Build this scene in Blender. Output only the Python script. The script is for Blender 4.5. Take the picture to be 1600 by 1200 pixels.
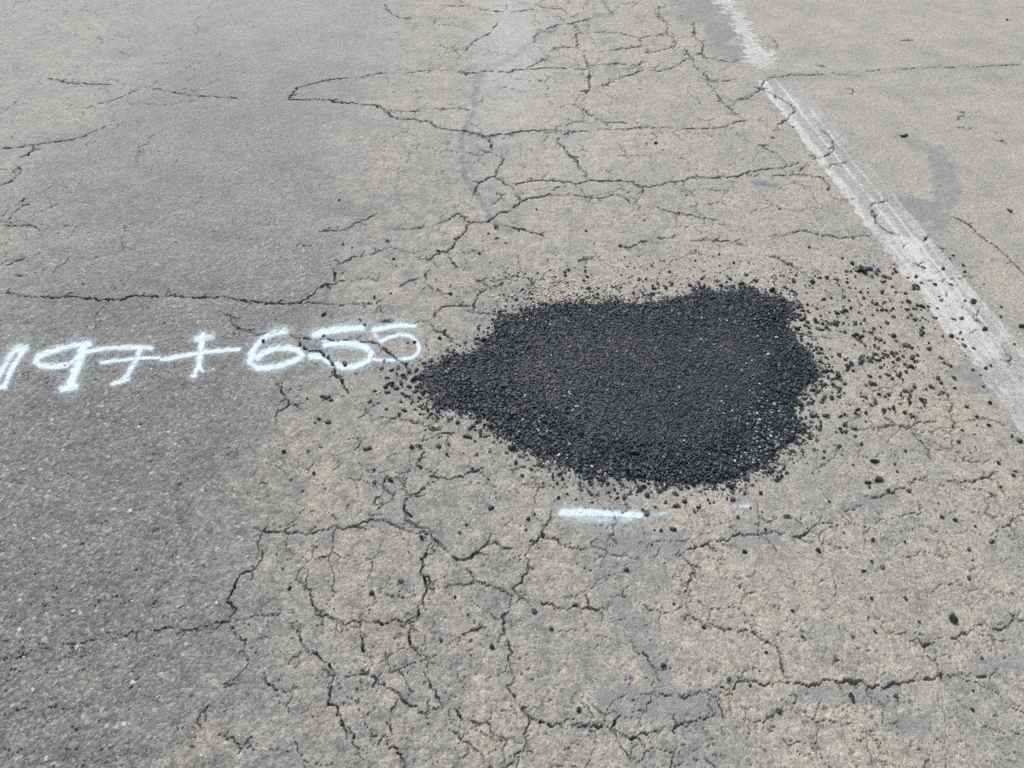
import bpy, math, random
import numpy as np

# ------------------------------------------------------------------ camera, sky, sun, exposure
scene = bpy.context.scene
for o in list(bpy.data.objects):
    bpy.data.objects.remove(o)
H = 1.5                                   # eye height of the photographer
FPX = 1155.0                              # focal length in photo pixels (1600 wide)
PITCH = math.atan(1180.0 / FPX)
cam = bpy.data.cameras.new('camera')
cam.sensor_width = 36.0
cam.lens = 36.0 * FPX / 1600.0
cam.clip_start = 0.02
cam.clip_end = 2000.0
camo = bpy.data.objects.new('camera', cam)
scene.collection.objects.link(camo)
camo.location = (0, 0, H)
camo.rotation_euler = (math.pi / 2 - PITCH, 0, 0)
scene.camera = camo

SUN_EL, SUN_AZ = math.radians(54), math.radians(-28)      # azimuth measured from +Y (away from camera) clockwise
w = bpy.data.worlds.new('World')
scene.world = w
w.use_nodes = True
nt = w.node_tree
nt.nodes.clear()
sky = nt.nodes.new('ShaderNodeTexSky')
sky.sky_type = 'NISHITA'
sky.sun_disc = False
sky.sun_elevation = SUN_EL
sky.sun_rotation = SUN_AZ
sky.dust_density = 4.0
sky.air_density = 1.0
sky.ozone_density = 1.0
bg = nt.nodes.new('ShaderNodeBackground')
bg.inputs['Strength'].default_value = 0.12
wo = nt.nodes.new('ShaderNodeOutputWorld')
nt.links.new(sky.outputs[0], bg.inputs[0])
nt.links.new(bg.outputs[0], wo.inputs[0])
sun = bpy.data.lights.new('sun', 'SUN')
sun.energy = 1.5
sun.angle = math.radians(14)
sun.color = (1.0, 0.98, 0.93)
suno = bpy.data.objects.new('sun', sun)
scene.collection.objects.link(suno)
# direction towards the sun
sd = (math.sin(SUN_AZ) * math.cos(SUN_EL), math.cos(SUN_AZ) * math.cos(SUN_EL), math.sin(SUN_EL))
from mathutils import Vector, Matrix
suno.rotation_euler = Vector(sd).to_track_quat('Z', 'Y').to_euler()
scene.view_settings.view_transform = 'Standard'
scene.view_settings.look = 'None'
scene.view_settings.exposure = 0.68
scene.view_settings.gamma = 1.0
scene.cycles.use_denoising = False
scene.cycles.max_bounces = 4
scene.cycles.transparent_max_bounces = 16

# ------------------------------------------------------------------ helpers
C = scene.collection
rng = np.random.default_rng(7)
random.seed(7)
CP, SP = math.cos(PITCH), math.sin(PITCH)


def ground(u, v):
    """photo pixel -> point of the road plane (x, y)"""
    u = np.asarray(u, float); v = np.asarray(v, float)
    dx = (u - 800) / FPX
    dy = (v - 600) / FPX
    ry = CP - dy * SP
    rz = -SP - dy * CP
    t = -H / rz
    return dx * t, ry * t


def pixel(x, y):
    """point of the road plane -> photo pixel"""
    z = y * CP + H * SP
    d = -y * SP + H * CP
    return 800 + FPX * x / z, 600 + FPX * d / z


def mpp(v):
    """metres per photo pixel across the view at photo row v"""
    return H / (CP * (np.asarray(v, float) + 580.0))


TAB = rng.random((512, 512))


def vn(x, y, wl, seed=0):
    """smooth value noise 0..1 with wavelength wl metres"""
    x = x / wl + seed * 17.31; y = y / wl + seed * 9.77
    xi = np.floor(x).astype(np.int64); yi = np.floor(y).astype(np.int64)
    fx = x - xi; fy = y - yi
    fx = fx * fx * (3 - 2 * fx); fy = fy * fy * (3 - 2 * fy)
    x0 = (xi + seed * 101) % 512; x1 = (x0 + 1) % 512
    y0 = (yi + seed * 57) % 512; y1 = (y0 + 1) % 512
    return (TAB[x0, y0] * (1 - fx) + TAB[x1, y0] * fx) * (1 - fy) + (TAB[x0, y1] * (1 - fx) + TAB[x1, y1] * fx) * fy


def fbm(x, y, wl, n=3, seed=0):
    s = 0; a = 1; t = 0
    for k in range(n):
        s = s + a * vn(x, y, wl / 2 ** k, seed + k); t += a; a *= 0.5
    return s / t


def sstep(a, b, x):
    t = np.clip((x - a) / (b - a), 0, 1)
    return t * t * (3 - 2 * t)


def mesh_np(name, verts, faces, smooth=True):
    """mesh from numpy arrays; faces all of one size"""
    me = bpy.data.meshes.new(name)
    verts = np.ascontiguousarray(verts, dtype=np.float32)
    faces = np.ascontiguousarray(faces, dtype=np.int32)
    n, k = faces.shape
    me.vertices.add(len(verts)); me.vertices.foreach_set('co', verts.ravel())
    me.loops.add(n * k); me.loops.foreach_set('vertex_index', faces.ravel())
    me.polygons.add(n)
    me.polygons.foreach_set('loop_start', np.arange(0, n * k, k, dtype=np.int32))
    me.polygons.foreach_set('use_smooth', np.full(n, smooth, dtype=bool))
    me.update(calc_edges=True)
    return me


def attr(me, name, val):
    a = me.attributes.new(name, 'FLOAT', 'POINT')
    a.data.foreach_set('value', np.ascontiguousarray(val, dtype=np.float32))


def link(name, data, parent=None, mat=None, **props):
    o = bpy.data.objects.new(name, data)
    C.objects.link(o)
    if parent is not None:
        o.parent = parent
    if mat is not None and data is not None and not data.materials:
        data.materials.append(mat)
    for k, v in props.items():
        o[k] = v
    return o


class NT:
    """small shader-node builder"""
    def __init__(s, name):
        s.m = bpy.data.materials.new(name); s.m.use_nodes = True
        s.t = s.m.node_tree; s.t.nodes.clear()
        s.out = s.n('ShaderNodeOutputMaterial')

    def n(s, typ, **kw):
        nd = s.t.nodes.new(typ)
        for k, v in kw.items():
            setattr(nd, k, v)
        return nd

    def put(s, sock, v):
        if isinstance(v, bpy.types.NodeSocket):
            s.t.links.new(v, sock)
        elif isinstance(v, (tuple, list)) and len(v) == 3 and sock.type == 'RGBA':
            sock.default_value = (*v, 1)
        else:
            sock.default_value = v

    def math(s, op, a, b=0.0, c=None, clamp=False):
        nd = s.n('ShaderNodeMath', operation=op, use_clamp=clamp)
        s.put(nd.inputs[0], a); s.put(nd.inputs[1], b)
        if c is not None:
            s.put(nd.inputs[2], c)
        return nd.outputs[0]

    def mix(s, f, a, b, typ='MIX'):
        nd = s.n('ShaderNodeMix', data_type='RGBA', blend_type=typ)
        nd.clamp_factor = True
        s.put(nd.inputs[0], f); s.put(nd.inputs[6], a); s.put(nd.inputs[7], b)
        return nd.outputs[2]

    def rng(s, x, a, b, c=0.0, d=1.0, smooth=True):
        nd = s.n('ShaderNodeMapRange')
        nd.interpolation_type = 'SMOOTHSTEP' if smooth else 'LINEAR'
        s.put(nd.inputs[0], x)
        for i, v in enumerate((a, b, c, d)):
            s.put(nd.inputs[i + 1], v)
        return nd.outputs[0]

    def at(s, name):
        return s.n('ShaderNodeAttribute', attribute_name=name).outputs['Fac']

    def noise(s, vec, scale, detail=2.0, rough=0.5, out=0):
        nd = s.n('ShaderNodeTexNoise')
        s.put(nd.inputs['Vector'], vec); nd.inputs['Scale'].default_value = scale
        nd.inputs['Detail'].default_value = detail; nd.inputs['Roughness'].default_value = rough
        return nd.outputs[out]

    def vor(s, vec, scale, feature='F1', rand=1.0):
        nd = s.n('ShaderNodeTexVoronoi', feature=feature)
        s.put(nd.inputs['Vector'], vec); nd.inputs['Scale'].default_value = scale
        nd.inputs['Randomness'].default_value = rand
        return nd

    def ramp(s, x, stops):
        nd = s.n('ShaderNodeValToRGB')
        e = nd.color_ramp.elements
        while len(e) < len(stops):
            e.new(0.5)
        for el, (p, c) in zip(e, stops):
            el.position = p; el.color = (*c, 1)
        s.put(nd.inputs[0], x)
        return nd.outputs[0]


# ------------------------------------------------------------------ cracks traced from the photograph: (width in photo pixels, "u,v u,v ...")
CR = [
 (1.5,'75,122 105,129 145,132 180,133'),(1.5,'135,170 150,163 180,157 205,145 220,140 250,140 280,147 305,150 340,152 372,154'),
 (2,'0,232 30,230 55,226 90,222 118,217 130,213 145,207 165,197'),(2,'52,228 45,245 28,258 33,268 20,280 0,290'),(1.5,'0,264 18,267 33,268'),
 (2,'38,308 30,325 18,338 10,347'),(1.5,'0,352 30,353 55,352 62,360'),(3,'10,415 25,409 37,404'),(3,'20,431 43,431'),
 (2.5,'0,461 15,458 30,462 60,465 80,464 100,466 115,464 140,466 160,469 190,469 205,464 225,463 250,464 270,461 285,463 310,468 330,465 350,464 365,470 380,471 400,473 440,474 470,474 480,466 500,449 525,441 523,430 522,420'),
 (1.6,'470,474 500,474 540,475 580,476 600,480 615,475'),(2,'350,490 360,495 367,508 375,515 390,520 400,523 430,522 445,518 465,528 490,531'),
 (3,'500,530 540,530 575,533 592,537 603,545 612,555 622,562 630,568 640,580'),(3.4,'465,533 475,543 490,548 505,551 515,563 522,575 532,595 545,615'),
 (2,'525,440 550,438 575,437 590,439'),(2,'522,420 535,412 552,403 575,400 588,395 605,388'),(1.6,'470,378 478,384 495,385'),
 (1.5,'498,361 535,361 555,350 575,342 590,333'),(1.5,'615,359 640,358 665,354'),
 (2.6,'690,348 705,340 717,333 725,340 733,348 740,345 760,347 770,342 782,334 800,328'),(3.5,'733,348 728,360 715,373 708,385 698,393 690,393 675,402 655,405'),
 (2,'675,402 673,415 665,430 668,445 660,453'),(2.6,'625,448 637,438 660,435'),(2,'668,445 680,453 692,455 697,465'),
 (2,'700,400 710,412 717,420 730,427 745,437 757,442 765,447'),(1.5,'757,440 790,438'),(2.2,'765,447 750,457 742,470 740,490'),
 (2,'673,500 680,487 690,479 710,479 730,479 740,478'),(2,'740,488 765,490 782,495'),(1.7,'673,500 668,503 640,504 610,500 590,502'),(2.6,'673,507 685,517 700,525 707,530'),
 (2,'800,302 782,305 770,320'),
 (2,'450,155 455,150 465,137 490,130 515,124 555,121 590,115 640,113 665,110 695,110 720,113 745,114 760,110 800,113 800,109 830,108 850,106 880,106 918,108'),
 (3,'450,155 470,156 500,156 515,156 525,160 560,163 592,166 600,171 608,180 622,186 645,187 672,191 682,198 700,202 728,204 745,209 758,213 780,210 800,208 830,203 860,203'),
 (1.5,'600,172 640,174 660,173'),(1.5,'680,170 715,169 735,173'),(1.8,'602,5 604,15 622,28 650,31'),(1.6,'690,8 740,10 765,16 800,18 835,14'),
 (1.5,'725,80 745,62 765,50 778,35'),(1.6,'745,209 765,215 770,235'),(1.6,'750,232 770,239'),(3,'785,240 786,255 775,265 773,275 760,279 750,285 742,298 740,305'),
 (2.4,'773,275 785,285 800,290'),(1.6,'835,5 850,12 880,14 890,22 895,28 905,20'),(2,'880,38 895,37 905,34 925,28'),(2,'830,60 860,42 880,38'),
 (2,'895,38 905,47 910,52 900,53 903,70 900,73 912,80 915,95 922,108 920,125 922,138 912,148 918,160 908,167 920,178 935,186 945,191 980,192'),
 (1.5,'858,82 870,73 885,74 900,73'),(1.6,'825,105 845,95 850,90'),(1.6,'910,52 935,50 965,51 985,56 1000,60 1020,55 1040,52 1045,40'),
 (1.6,'1030,10 1030,28 1043,35 1045,42'),(2,'1000,60 1003,70 1000,72 970,76 945,80 932,82'),(2,'1040,52 1055,60 1055,70 1045,75 1015,82'),(2,'1010,75 1015,85'),
 (1.7,'920,102 945,100 965,99 1000,101 1005,92 985,90'),(1.7,'925,137 945,133 965,123 990,115 1005,109 1030,111 1050,106 1065,97 1078,90'),
 (1.6,'1085,35 1083,50 1090,60 1100,68 1098,85 1105,92'),(2,'1070,75 1080,90 1088,105 1100,115 1108,122 1105,127 1115,140 1122,148 1130,158 1140,170 1152,180'),
 (1.6,'1100,90 1130,95 1145,97 1155,93'),(1.5,'1090,122 1125,127 1150,123'),(2,'1140,158 1165,153 1178,148 1190,136 1200,122'),
 (1.6,'860,203 900,205 940,203 985,201 1000,198 1040,200 1080,202 1130,199 1150,190 1175,188 1200,191'),(1.5,'865,203 880,195 905,190 935,186'),
 (2,'870,220 880,210 892,205'),(1.9,'870,220 880,228 888,240 900,250 908,262 917,272 918,282'),(1.7,'1130,199 1145,203 1157,213'),(1.8,'1165,218 1180,223 1200,235 1215,240'),
 (2.8,'800,286 825,284 850,281 870,282 895,285 905,287 918,283 950,282 980,283 990,286 1005,293 1025,290 1045,285 1070,282 1078,278 1110,277 1155,275 1160,271 1180,268 1200,264 1215,262 1240,258 1255,252'),
 (2,'1155,275 1240,273 1265,274 1285,278 1295,288 1295,300'),(2,'1250,268 1262,258'),(2,'862,300 870,293 885,291'),
 (3,'800,325 812,318 818,313 835,309 850,307 860,302'),(2.5,'805,302 812,312 818,315'),(2.2,'1005,293 1005,302 992,318'),(1.5,'850,305 900,305 940,310 960,303 980,312 985,318'),
 (1.6,'1005,322 1040,327 1070,335 1100,341 1120,345'),(3,'790,352 815,358 830,363 845,366 852,372'),(2,'895,410 910,407 940,400'),(2,'960,388 985,387 1000,378 1030,374 1060,372'),
 (2,'1080,376 1110,376 1145,378 1160,371'),(2,'1145,378 1170,385'),(1.5,'820,452 835,443 855,440 870,445'),
 (3,'1180,136 1200,144 1215,152 1228,160 1240,168 1243,174 1235,180 1228,188 1216,193 1215,203'),(2.6,'1282,204 1295,212 1302,225 1300,238 1288,245 1270,249'),
 (2.2,'1325,252 1310,257 1300,257 1296,265'),(2,'1290,278 1303,273'),(1.5,'1200,122 1235,118 1280,117 1310,117 1350,119'),(1.4,'1350,111 1400,108 1450,105 1520,104 1604,100'),
 (1.7,'1200,55 1213,65 1218,76'),(1.5,'1275,100 1290,106'),(1.5,'1327,137 1345,155'),(1.6,'1497,172 1510,178 1495,187'),(1.6,'1490,199 1520,200'),(2,'1407,63 1428,63'),(2,'1550,215 1575,225'),(2,'1490,18 1502,18'),
 (2,'1200,370 1225,367 1250,360 1270,365 1300,370 1312,372 1335,369 1360,370'),(2,'1303,310 1320,313 1340,312'),(2.6,'1357,325 1362,318 1380,317 1393,310'),
 (4,'1357,325 1370,338 1366,345 1378,355 1388,362 1405,368'),(2,'1410,389 1420,380'),(3.2,'1443,377 1452,367'),(2,'1420,408 1440,418'),(2.4,'1465,385 1480,390'),
 (2,'1200,400 1225,408 1245,420 1262,430 1265,435'),(4,'1490,340 1510,350 1525,365 1545,378 1565,392 1580,408 1590,418 1605,434'),
 (2,'1445,440 1480,438 1500,434 1520,433'),(2,'1475,450 1485,470 1500,480 1515,487'),(2.6,'1535,480 1525,490 1520,497 1535,505 1540,512'),(2,'1510,520 1540,515'),
 (2,'1220,515 1270,526 1300,530'),(2.6,'1565,540 1580,560 1575,575 1600,600'),
 (1.6,'1365,612 1380,607 1400,605'),(3,'1475,605 1478,618 1490,632 1487,648 1490,655 1485,678 1490,698 1487,702'),(3,'1380,645 1388,655 1397,663 1365,670 1340,673 1330,668'),
 (3,'1397,663 1420,668 1430,663 1445,660 1465,658'),(3,'1422,668 1430,680 1445,692 1452,702 1455,718'),(3.5,'1465,704 1487,702 1500,710 1510,722 1530,724 1545,720'),
 (1.6,'1490,660 1535,655 1560,660'),(2.3,'1352,775 1365,775 1385,772 1410,762 1430,752 1448,744'),(2,'1315,798 1330,796 1345,790'),
 (2.6,'1060,868 1075,857 1100,850 1130,842 1155,836 1170,835 1200,833 1215,836 1245,837 1270,826 1285,820 1300,818'),(1.5,'1245,837 1255,846 1300,853 1325,857'),(1.5,'1130,818 1150,828 1160,835'),
 (2.6,'1480,752 1510,753 1525,752 1540,747 1555,750 1565,760 1575,780 1590,792 1602,796'),(3,'1604,804 1580,815 1565,822 1550,835'),
 (2,'800,735 812,730 835,729 865,725'),(2,'800,764 840,758'),(2.2,'912,755 920,768 935,780 943,790 955,798 962,800 963,812 958,830 950,840 947,855 949,863'),(3,'955,797 962,798 980,800 985,793'),
 (3.6,'862,798 860,815 850,830 848,838 835,848 825,860 824,870 828,880 825,895 820,905 800,920'),(2,'803,858 822,862'),(2,'848,842 870,843 880,852 905,856 935,855 948,860'),
 (2,'949,864 985,870 1000,875 1012,872 1030,868 1060,866'),(1.5,'949,864 940,885'),(1.5,'1083,788 1085,800'),
 (3,'1065,868 1078,880 1083,892 1080,903 1076,915 1070,925 1072,940 1078,962 1095,972 1120,976 1145,982 1170,988 1190,1000 1200,1004 1212,1012 1222,1030 1226,1050 1230,1062'),
 (4,'1102,1080 1115,1073 1130,1072 1140,1075 1150,1068 1175,1066 1200,1067 1230,1063 1242,1070 1270,1070 1285,1063 1305,1066 1335,1067 1355,1072 1375,1074 1400,1070 1430,1065 1440,1060 1460,1063 1468,1055'),
 (2,'1468,1056 1490,1056 1530,1056 1550,1051 1560,1047'),(3,'1140,1075 1140,1100 1145,1115'),(3,'1102,1080 1118,1092 1125,1108 1130,1120'),
 (3.2,'1130,1120 1100,1124 1075,1128 1060,1136 1030,1140 1003,1142 995,1152 970,1149'),(2,'1244,1072 1242,1090 1225,1105 1215,1118 1200,1122 1180,1130 1150,1125'),
 (2,'1468,1055 1458,1035 1448,1020 1443,1010'),(3,'1417,1001 1435,1002 1445,1010 1462,1001 1485,997 1505,990 1522,986 1525,980 1540,978 1558,985 1580,980 1583,970 1580,960 1604,957'),
 (2,'1225,1155 1230,1162 1237,1170'),(5,'1385,1133 1405,1128'),(4,'1345,1145 1360,1142'),(5,'1463,1155 1475,1162'),(3,'1375,1190 1385,1190'),(2,'1230,966 1245,970 1240,975'),
 (5,'878,951 900,951 925,951 943,949'),(2.6,'800,920 815,935 838,942 862,946 878,952'),(1.6,'943,950 955,960 965,970'),
 (2.2,'983,995 1000,1020 1005,1022 1015,1035 1025,1047 1023,1070 1022,1085 1012,1108 990,1112'),(1.8,'1030,1045 1048,1044'),(2,'1025,1080 1045,1087 1060,1087 1080,1090 1102,1080'),
 (3,'798,1045 804,1058 800,1070'),(3.2,'795,1075 800,1085 812,1098 820,1110 830,1120 828,1140 820,1160 815,1175 800,1190 790,1200'),(4.8,'830,1122 845,1130 870,1135 900,1136 925,1134 955,1135 957,1125 970,1118'),
 (3,'800,1155 815,1165 825,1180'),(2,'985,1190 1000,1190 1010,1200'),(1.6,'999,1155 1000,1180'),
 (2,'431,600 445,615 450,625 448,637 435,645 432,660'),(1.6,'450,632 475,631'),(2,'565,630 575,645 583,658'),(2.6,'590,653 620,657 650,661 680,668 690,668'),(5,'665,665 690,672'),
 (2,'675,683 690,678 710,676'),(2,'650,685 668,688'),(2.6,'665,705 655,715 650,725 660,732 675,738'),(4,'672,744 685,745 700,749 722,747 730,741 745,738 752,733 757,745'),
 (2.6,'687,748 670,757 655,768 640,775 632,785 630,800 632,812 645,820 655,825'),(2.6,'600,737 603,750 601,765 597,775 588,782 583,790'),(1.6,'625,751 633,760 630,750 637,738'),(1.6,'605,750 625,748'),
 (1.6,'545,705 560,700 565,688'),(1.5,'520,735 530,728'),(2,'400,757 425,738 440,728'),
 (2.8,'418,818 415,830 440,833 465,832 490,831 505,830 520,824 540,824 555,820 575,816 595,816 615,820 630,830 650,831 668,833 678,840 690,850 695,860'),
 (2.5,'630,815 640,818 655,825 672,825'),(1.5,'578,812 577,803'),(3.5,'685,848 695,855 710,867 722,875 730,877 740,862 755,855 770,846 785,855 800,857'),
 (2.6,'676,848 668,858 665,870 657,880 659,890 663,905 665,920 660,935 655,955 648,968 642,978 643,1000 640,1012 648,1020 668,1025 672,1030 668,1043'),(1.6,'665,868 690,863'),
 (2.8,'418,825 405,840 402,850 407,865 410,875 402,885 390,892 375,900 362,925 357,940 363,955 358,970'),
 (2.2,'360,972 330,978 300,983 280,981 250,982 230,985 205,987 192,993 175,990 168,989'),(2,'150,1000 135,1003 115,1010 97,1008'),(2.2,'85,1015 60,1017 30,1027 -5,1034'),
 (2,'358,970 366,985 375,993 383,1003 382,1020 383,1035 375,1055 365,1070 350,1074'),(1.3,'345,1090 325,1103 315,1115 312,1130 316,1145'),(2.6,'340,1148 365,1158 385,1168 400,1173 425,1171'),(1.6,'360,970 395,967 430,963 440,958'),
 (2,'500,835 500,845 495,850 490,865 487,872'),(2.8,'483,890 480,905 480,918 487,927 487,945 492,958 515,965 530,970 540,975 560,973 580,970 600,972 615,973 635,973 642,975'),
 (2.2,'665,918 690,917 705,915 725,912 750,910'),(2.6,'728,890 742,900 750,910 775,918 790,925 800,933'),(2,'672,1030 682,1025'),
 (3.6,'800,935 795,950 788,963 788,980 797,1000 795,1015 798,1045'),(2.4,'788,963 775,970'),(2.2,'760,980 745,985 722,997 715,1008'),
 (3,'448,973 465,977 465,985 460,990 470,1000 475,1012 485,1022 498,1027 515,1037 523,1052'),(3.6,'523,1055 517,1065 517,1085 513,1100 520,1105 530,1120 533,1132 545,1140 555,1160 560,1175 568,1187'),
 (3,'565,975 563,990 568,1008 575,1022 580,1035 583,1042 575,1052 555,1057 540,1057'),(1.6,'578,1032 600,1035'),
 (4,'575,1055 585,1056 597,1068 610,1077 620,1088 630,1097 648,1105 655,1112 675,1111 690,1107 710,1112 725,1120 745,1127 765,1130 767,1145 778,1153 800,1155'),
 (3,'663,1050 670,1065 680,1080 690,1100 692,1106'),(2.6,'622,1095 612,1110 607,1130 610,1145 608,1160 620,1170 628,1182 632,1200'),(2,'590,1165 608,1163'),
 (2.6,'700,1140 715,1150 735,1165 755,1180'),(2.2,'412,1050 418,1065 430,1072 450,1080 462,1073'),(2,'457,1088 470,1097'),(1.6,'470,1020 465,1035 460,1045'),
]

# ------------------------------------------------------------------ the road: a height field with the cracks and pits cut into it
NC, NR = 1060, 1010
ys = [0.22]
def zdepth(y): return y * CP + H * SP
while ys[-1] < 5.7:
    ys.append(ys[-1] + 0.0022 * (zdepth(ys[-1]) / 1.25) ** 1.05)
Yr = np.interp(np.linspace(0, len(ys) - 1, NR), np.arange(len(ys)), ys)
HW = 1.13 * (800 / FPX) * (Yr * CP + H * SP)
T = np.linspace(-1, 1, NC)
X = HW[:, None] * T[None, :]
Y = np.repeat(Yr[:, None], NC, 1)
U, V = pixel(X, Y)
DX = 2 * HW / (NC - 1)                    # spacing along a row
DY = np.gradient(Yr)
S = (U - 650) / (V + 580)                 # lateral road coordinate: constant along the travel direction

tanN = (fbm(X, Y, 0.35, 5, 3) - 0.5) * 0.30
tan = .58 * sstep(-0.32, -0.04, S + tanN) + .42 * sstep(-.05, .55, S + tanN)
tan = np.maximum(tan, 0.45 * sstep(-0.50, -0.74, S + (fbm(X, Y, 0.4, 3, 5) - 0.5) * 0.25))

grazing_light = .75 * sstep(640, 60, V + (fbm(X, Y, .5, 4, 13) - .5) * 240)  # paler up the road: grazing-angle brightening painted into the colour

Z = (fbm(X, Y, 0.55, 3, 11) - 0.5) * 0.007
rough = (1.0 - 0.55 * tan)
agg = vn(X, Y, 0.011, 21) * 0.6 + vn(X, Y, 0.006, 22) * 0.4
Z += (agg - 0.5) * 0.0048 * rough
Z += (vn(X, Y, 0.03, 23) - 0.5) * 0.0016

CUT = np.zeros_like(Z)


def stamp(x, y, hw, depth, flat=0.6):
    """cut a small round-bottomed hole into the height field"""
    i0 = np.searchsorted(Yr, y - hw - 0.001); i1 = np.searchsorted(Yr, y + hw + 0.001)
    ic = min(max(np.searchsorted(Yr, y), 1), NR - 1)
    if i1 >= NR or i0 <= 0:
        return
    if abs(Yr[ic - 1] - y) < abs(Yr[ic] - y):
        ic -= 1
    i0 = min(i0, ic); i1 = max(i1, ic + 1)
    h = HW[ic]; dx = DX[ic]
    j = (x / h + 1) / 2 * (NC - 1)
    j0 = int(math.floor(j - hw / dx)); j1 = int(math.ceil(j + hw / dx)) + 1
    if j0 < 1 or j1 > NC - 2:
        return
    ex = max(hw, 0.60 * dx); ey = max(hw, 0.60 * DY[ic])
    d = np.sqrt(((X[i0:i1, j0:j1] - x) / ex) ** 2 + ((Y[i0:i1, j0:j1] - y) / ey) ** 2)
    p = depth * np.clip((1 - d) / (1 - flat), 0, 1)
    np.maximum(CUT[i0:i1, j0:j1], p, out=CUT[i0:i1, j0:j1])


def n1(t, seed):
    i = np.floor(t).astype(int); f = t - i; f = f * f * (3 - 2 * f)
    return TAB[(i + seed * 13) % 512, seed % 512] * (1 - f) + TAB[(i + 1 + seed * 13) % 512, seed % 512] * f


def nlin(t, seed):
    i = np.floor(t).astype(int); f = t - i
    return TAB[(i + seed * 29) % 512, (seed * 7) % 512] * (1 - f) + TAB[(i + 1 + seed * 29) % 512, (seed * 7) % 512] * f


def cut_line(px, py, hw, dep):
    for a, b, c, d in zip(px, py, hw, dep):
        stamp(a, b, c, d)


for k, (wpx, s) in enumerate(CR):
    uv = np.array([[float(q) for q in p.split(',')] for p in s.split()])
    gx, gy = ground(uv[:, 0], uv[:, 1])
    seg = np.hypot(np.diff(gx), np.diff(gy)); L = np.concatenate([[0], np.cumsum(seg)])
    n = max(3, int(L[-1] / 0.0022))
    t = np.linspace(0, L[-1], n)
    px = np.interp(t, L, gx); py = np.interp(t, L, gy)
    tx = np.gradient(px); ty = np.gradient(py); ln = np.hypot(tx, ty) + 1e-9
    off = (n1(t / 0.03, k * 3 + 1) - 0.5) * 0.008 + (nlin(t / 0.011, k * 3 + 2) - 0.5) * 0.009 + (nlin(t / 0.0045, k * 3 + 4) - 0.5) * 0.005
    off *= np.clip(np.minimum(t, L[-1] - t) / 0.02, 0.25, 1)
    px = px - ty / ln * off; py = py + tx / ln * off
    vv = np.interp(t, L, uv[:, 1])
    wv = 0.26 + 1.75 * nlin(t / 0.010, k * 3 + 5) ** 1.8 * (0.35 + 1.1 * n1(t / 0.06, k * 3 + 7))
    hw = 0.40 * wpx ** .87 * mpp(vv) * wv
    hw = hw * np.clip(np.minimum(t, L[-1] - t) / 0.02, 0.35, 1)
    dep = np.clip(hw * 8.5, 0.005, 0.024) * (0.4 + 0.75 * n1(t / 0.03, k * 3 + 9))
    if wpx < 2.1:
        dep = dep * sstep(.06, .4, n1(t / .05, k * 3 + 11)) * .9
    cut_line(px, py, hw, dep)
    # short hairline branches
    for q in rng.integers(0, n, int(L[-1] / 0.10) + 1):
        a0 = math.atan2(ty[q], tx[q]) + rng.choice([-1, 1]) * rng.uniform(.6, 1.5)
        ln_ = rng.uniform(.008, .04); nb = int(ln_ / .0022)
        tt = np.arange(nb) * .0022
        aa = a0 + (nlin(tt / .006, k + int(q)) - .5) * 2.2
        bx0 = px[q] + np.cumsum(np.cos(aa)) * .0022; by0 = py[q] + np.cumsum(np.sin(aa)) * .0022
        h_ = hw[q] * .55 * (1 - tt / ln_ * .6)
        cut_line(bx0, by0, h_, np.clip(h_ * 9, .004, .016))
    # spalled edges: shallow chips beside the crack
    m = int(L[-1] / 0.025)
    for q in rng.integers(0, n, m):
        if rng.random() < 0.55:
            r = rng.uniform(0.002, 0.006)
            a = rng.uniform(0, 6.28)
            stamp(px[q] + math.cos(a) * 0.004, py[q] + math.sin(a) * 0.004, r, r * rng.uniform(0.35, 0.9), 0.2)

# web of hairline cracks between the traced ones
def web(cell, seed, thr, strength, zone_):
    wx = X + (fbm(X, Y, .05, 3, seed) - .5) * .05; wy = Y + (fbm(X, Y, .05, 3, seed + 3) - .5) * .05
    gx_, gy_ = np.floor(wx / cell).astype(int), np.floor(wy / cell).astype(int)
    f1 = np.full(X.shape, 9.); f2 = np.full(X.shape, 9.)
    for a in (-1, 0, 1):
        for b in (-1, 0, 1):
            ix, iy = (gx_ + a + 200), (gy_ + b + 200)
            cx_ = (gx_ + a + .1 + .8 * TAB[ix % 512, (iy + seed) % 512]) * cell
            cy_ = (gy_ + b + .1 + .8 * TAB[(iy + 77) % 512, (ix + seed * 3) % 512]) * cell
            d_ = np.hypot(wx - cx_, wy - cy_)
            f2 = np.minimum(f2, np.maximum(f1, d_)); f1 = np.minimum(f1, d_)
    e = f2 - f1
    sp_ = np.sqrt(DX * DY)[:, None] * np.ones_like(X)
    lim = np.maximum(thr, .85 * sp_)
    gate = sstep(.47, .62, fbm(X, Y, .11, 3, seed + 5)) * zone_
    np.maximum(CUT, np.clip(1 - e / lim, 0, 1) * strength * gate, out=CUT)


zc = sstep(-.26, -.05, S) * sstep(.74, .62, S) * sstep(560, 760, V + (fbm(X, Y, .3, 2, 95) - .5) * 200)
zt = sstep(.02, .10, S) * sstep(.74, .66, S) * sstep(480, 380, V)
web(.10, 51, .0012, .0060, np.clip(zc, 0, 1))
web(.14, 55, .0012, .0055, np.clip(zt + .7 * sstep(-.2, 0, S) * sstep(.74, .66, S), 0, 1))
web(.19, 58, .0012, .005, np.clip(.8 * sstep(-.3, -.5, S), 0, 1))

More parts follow.
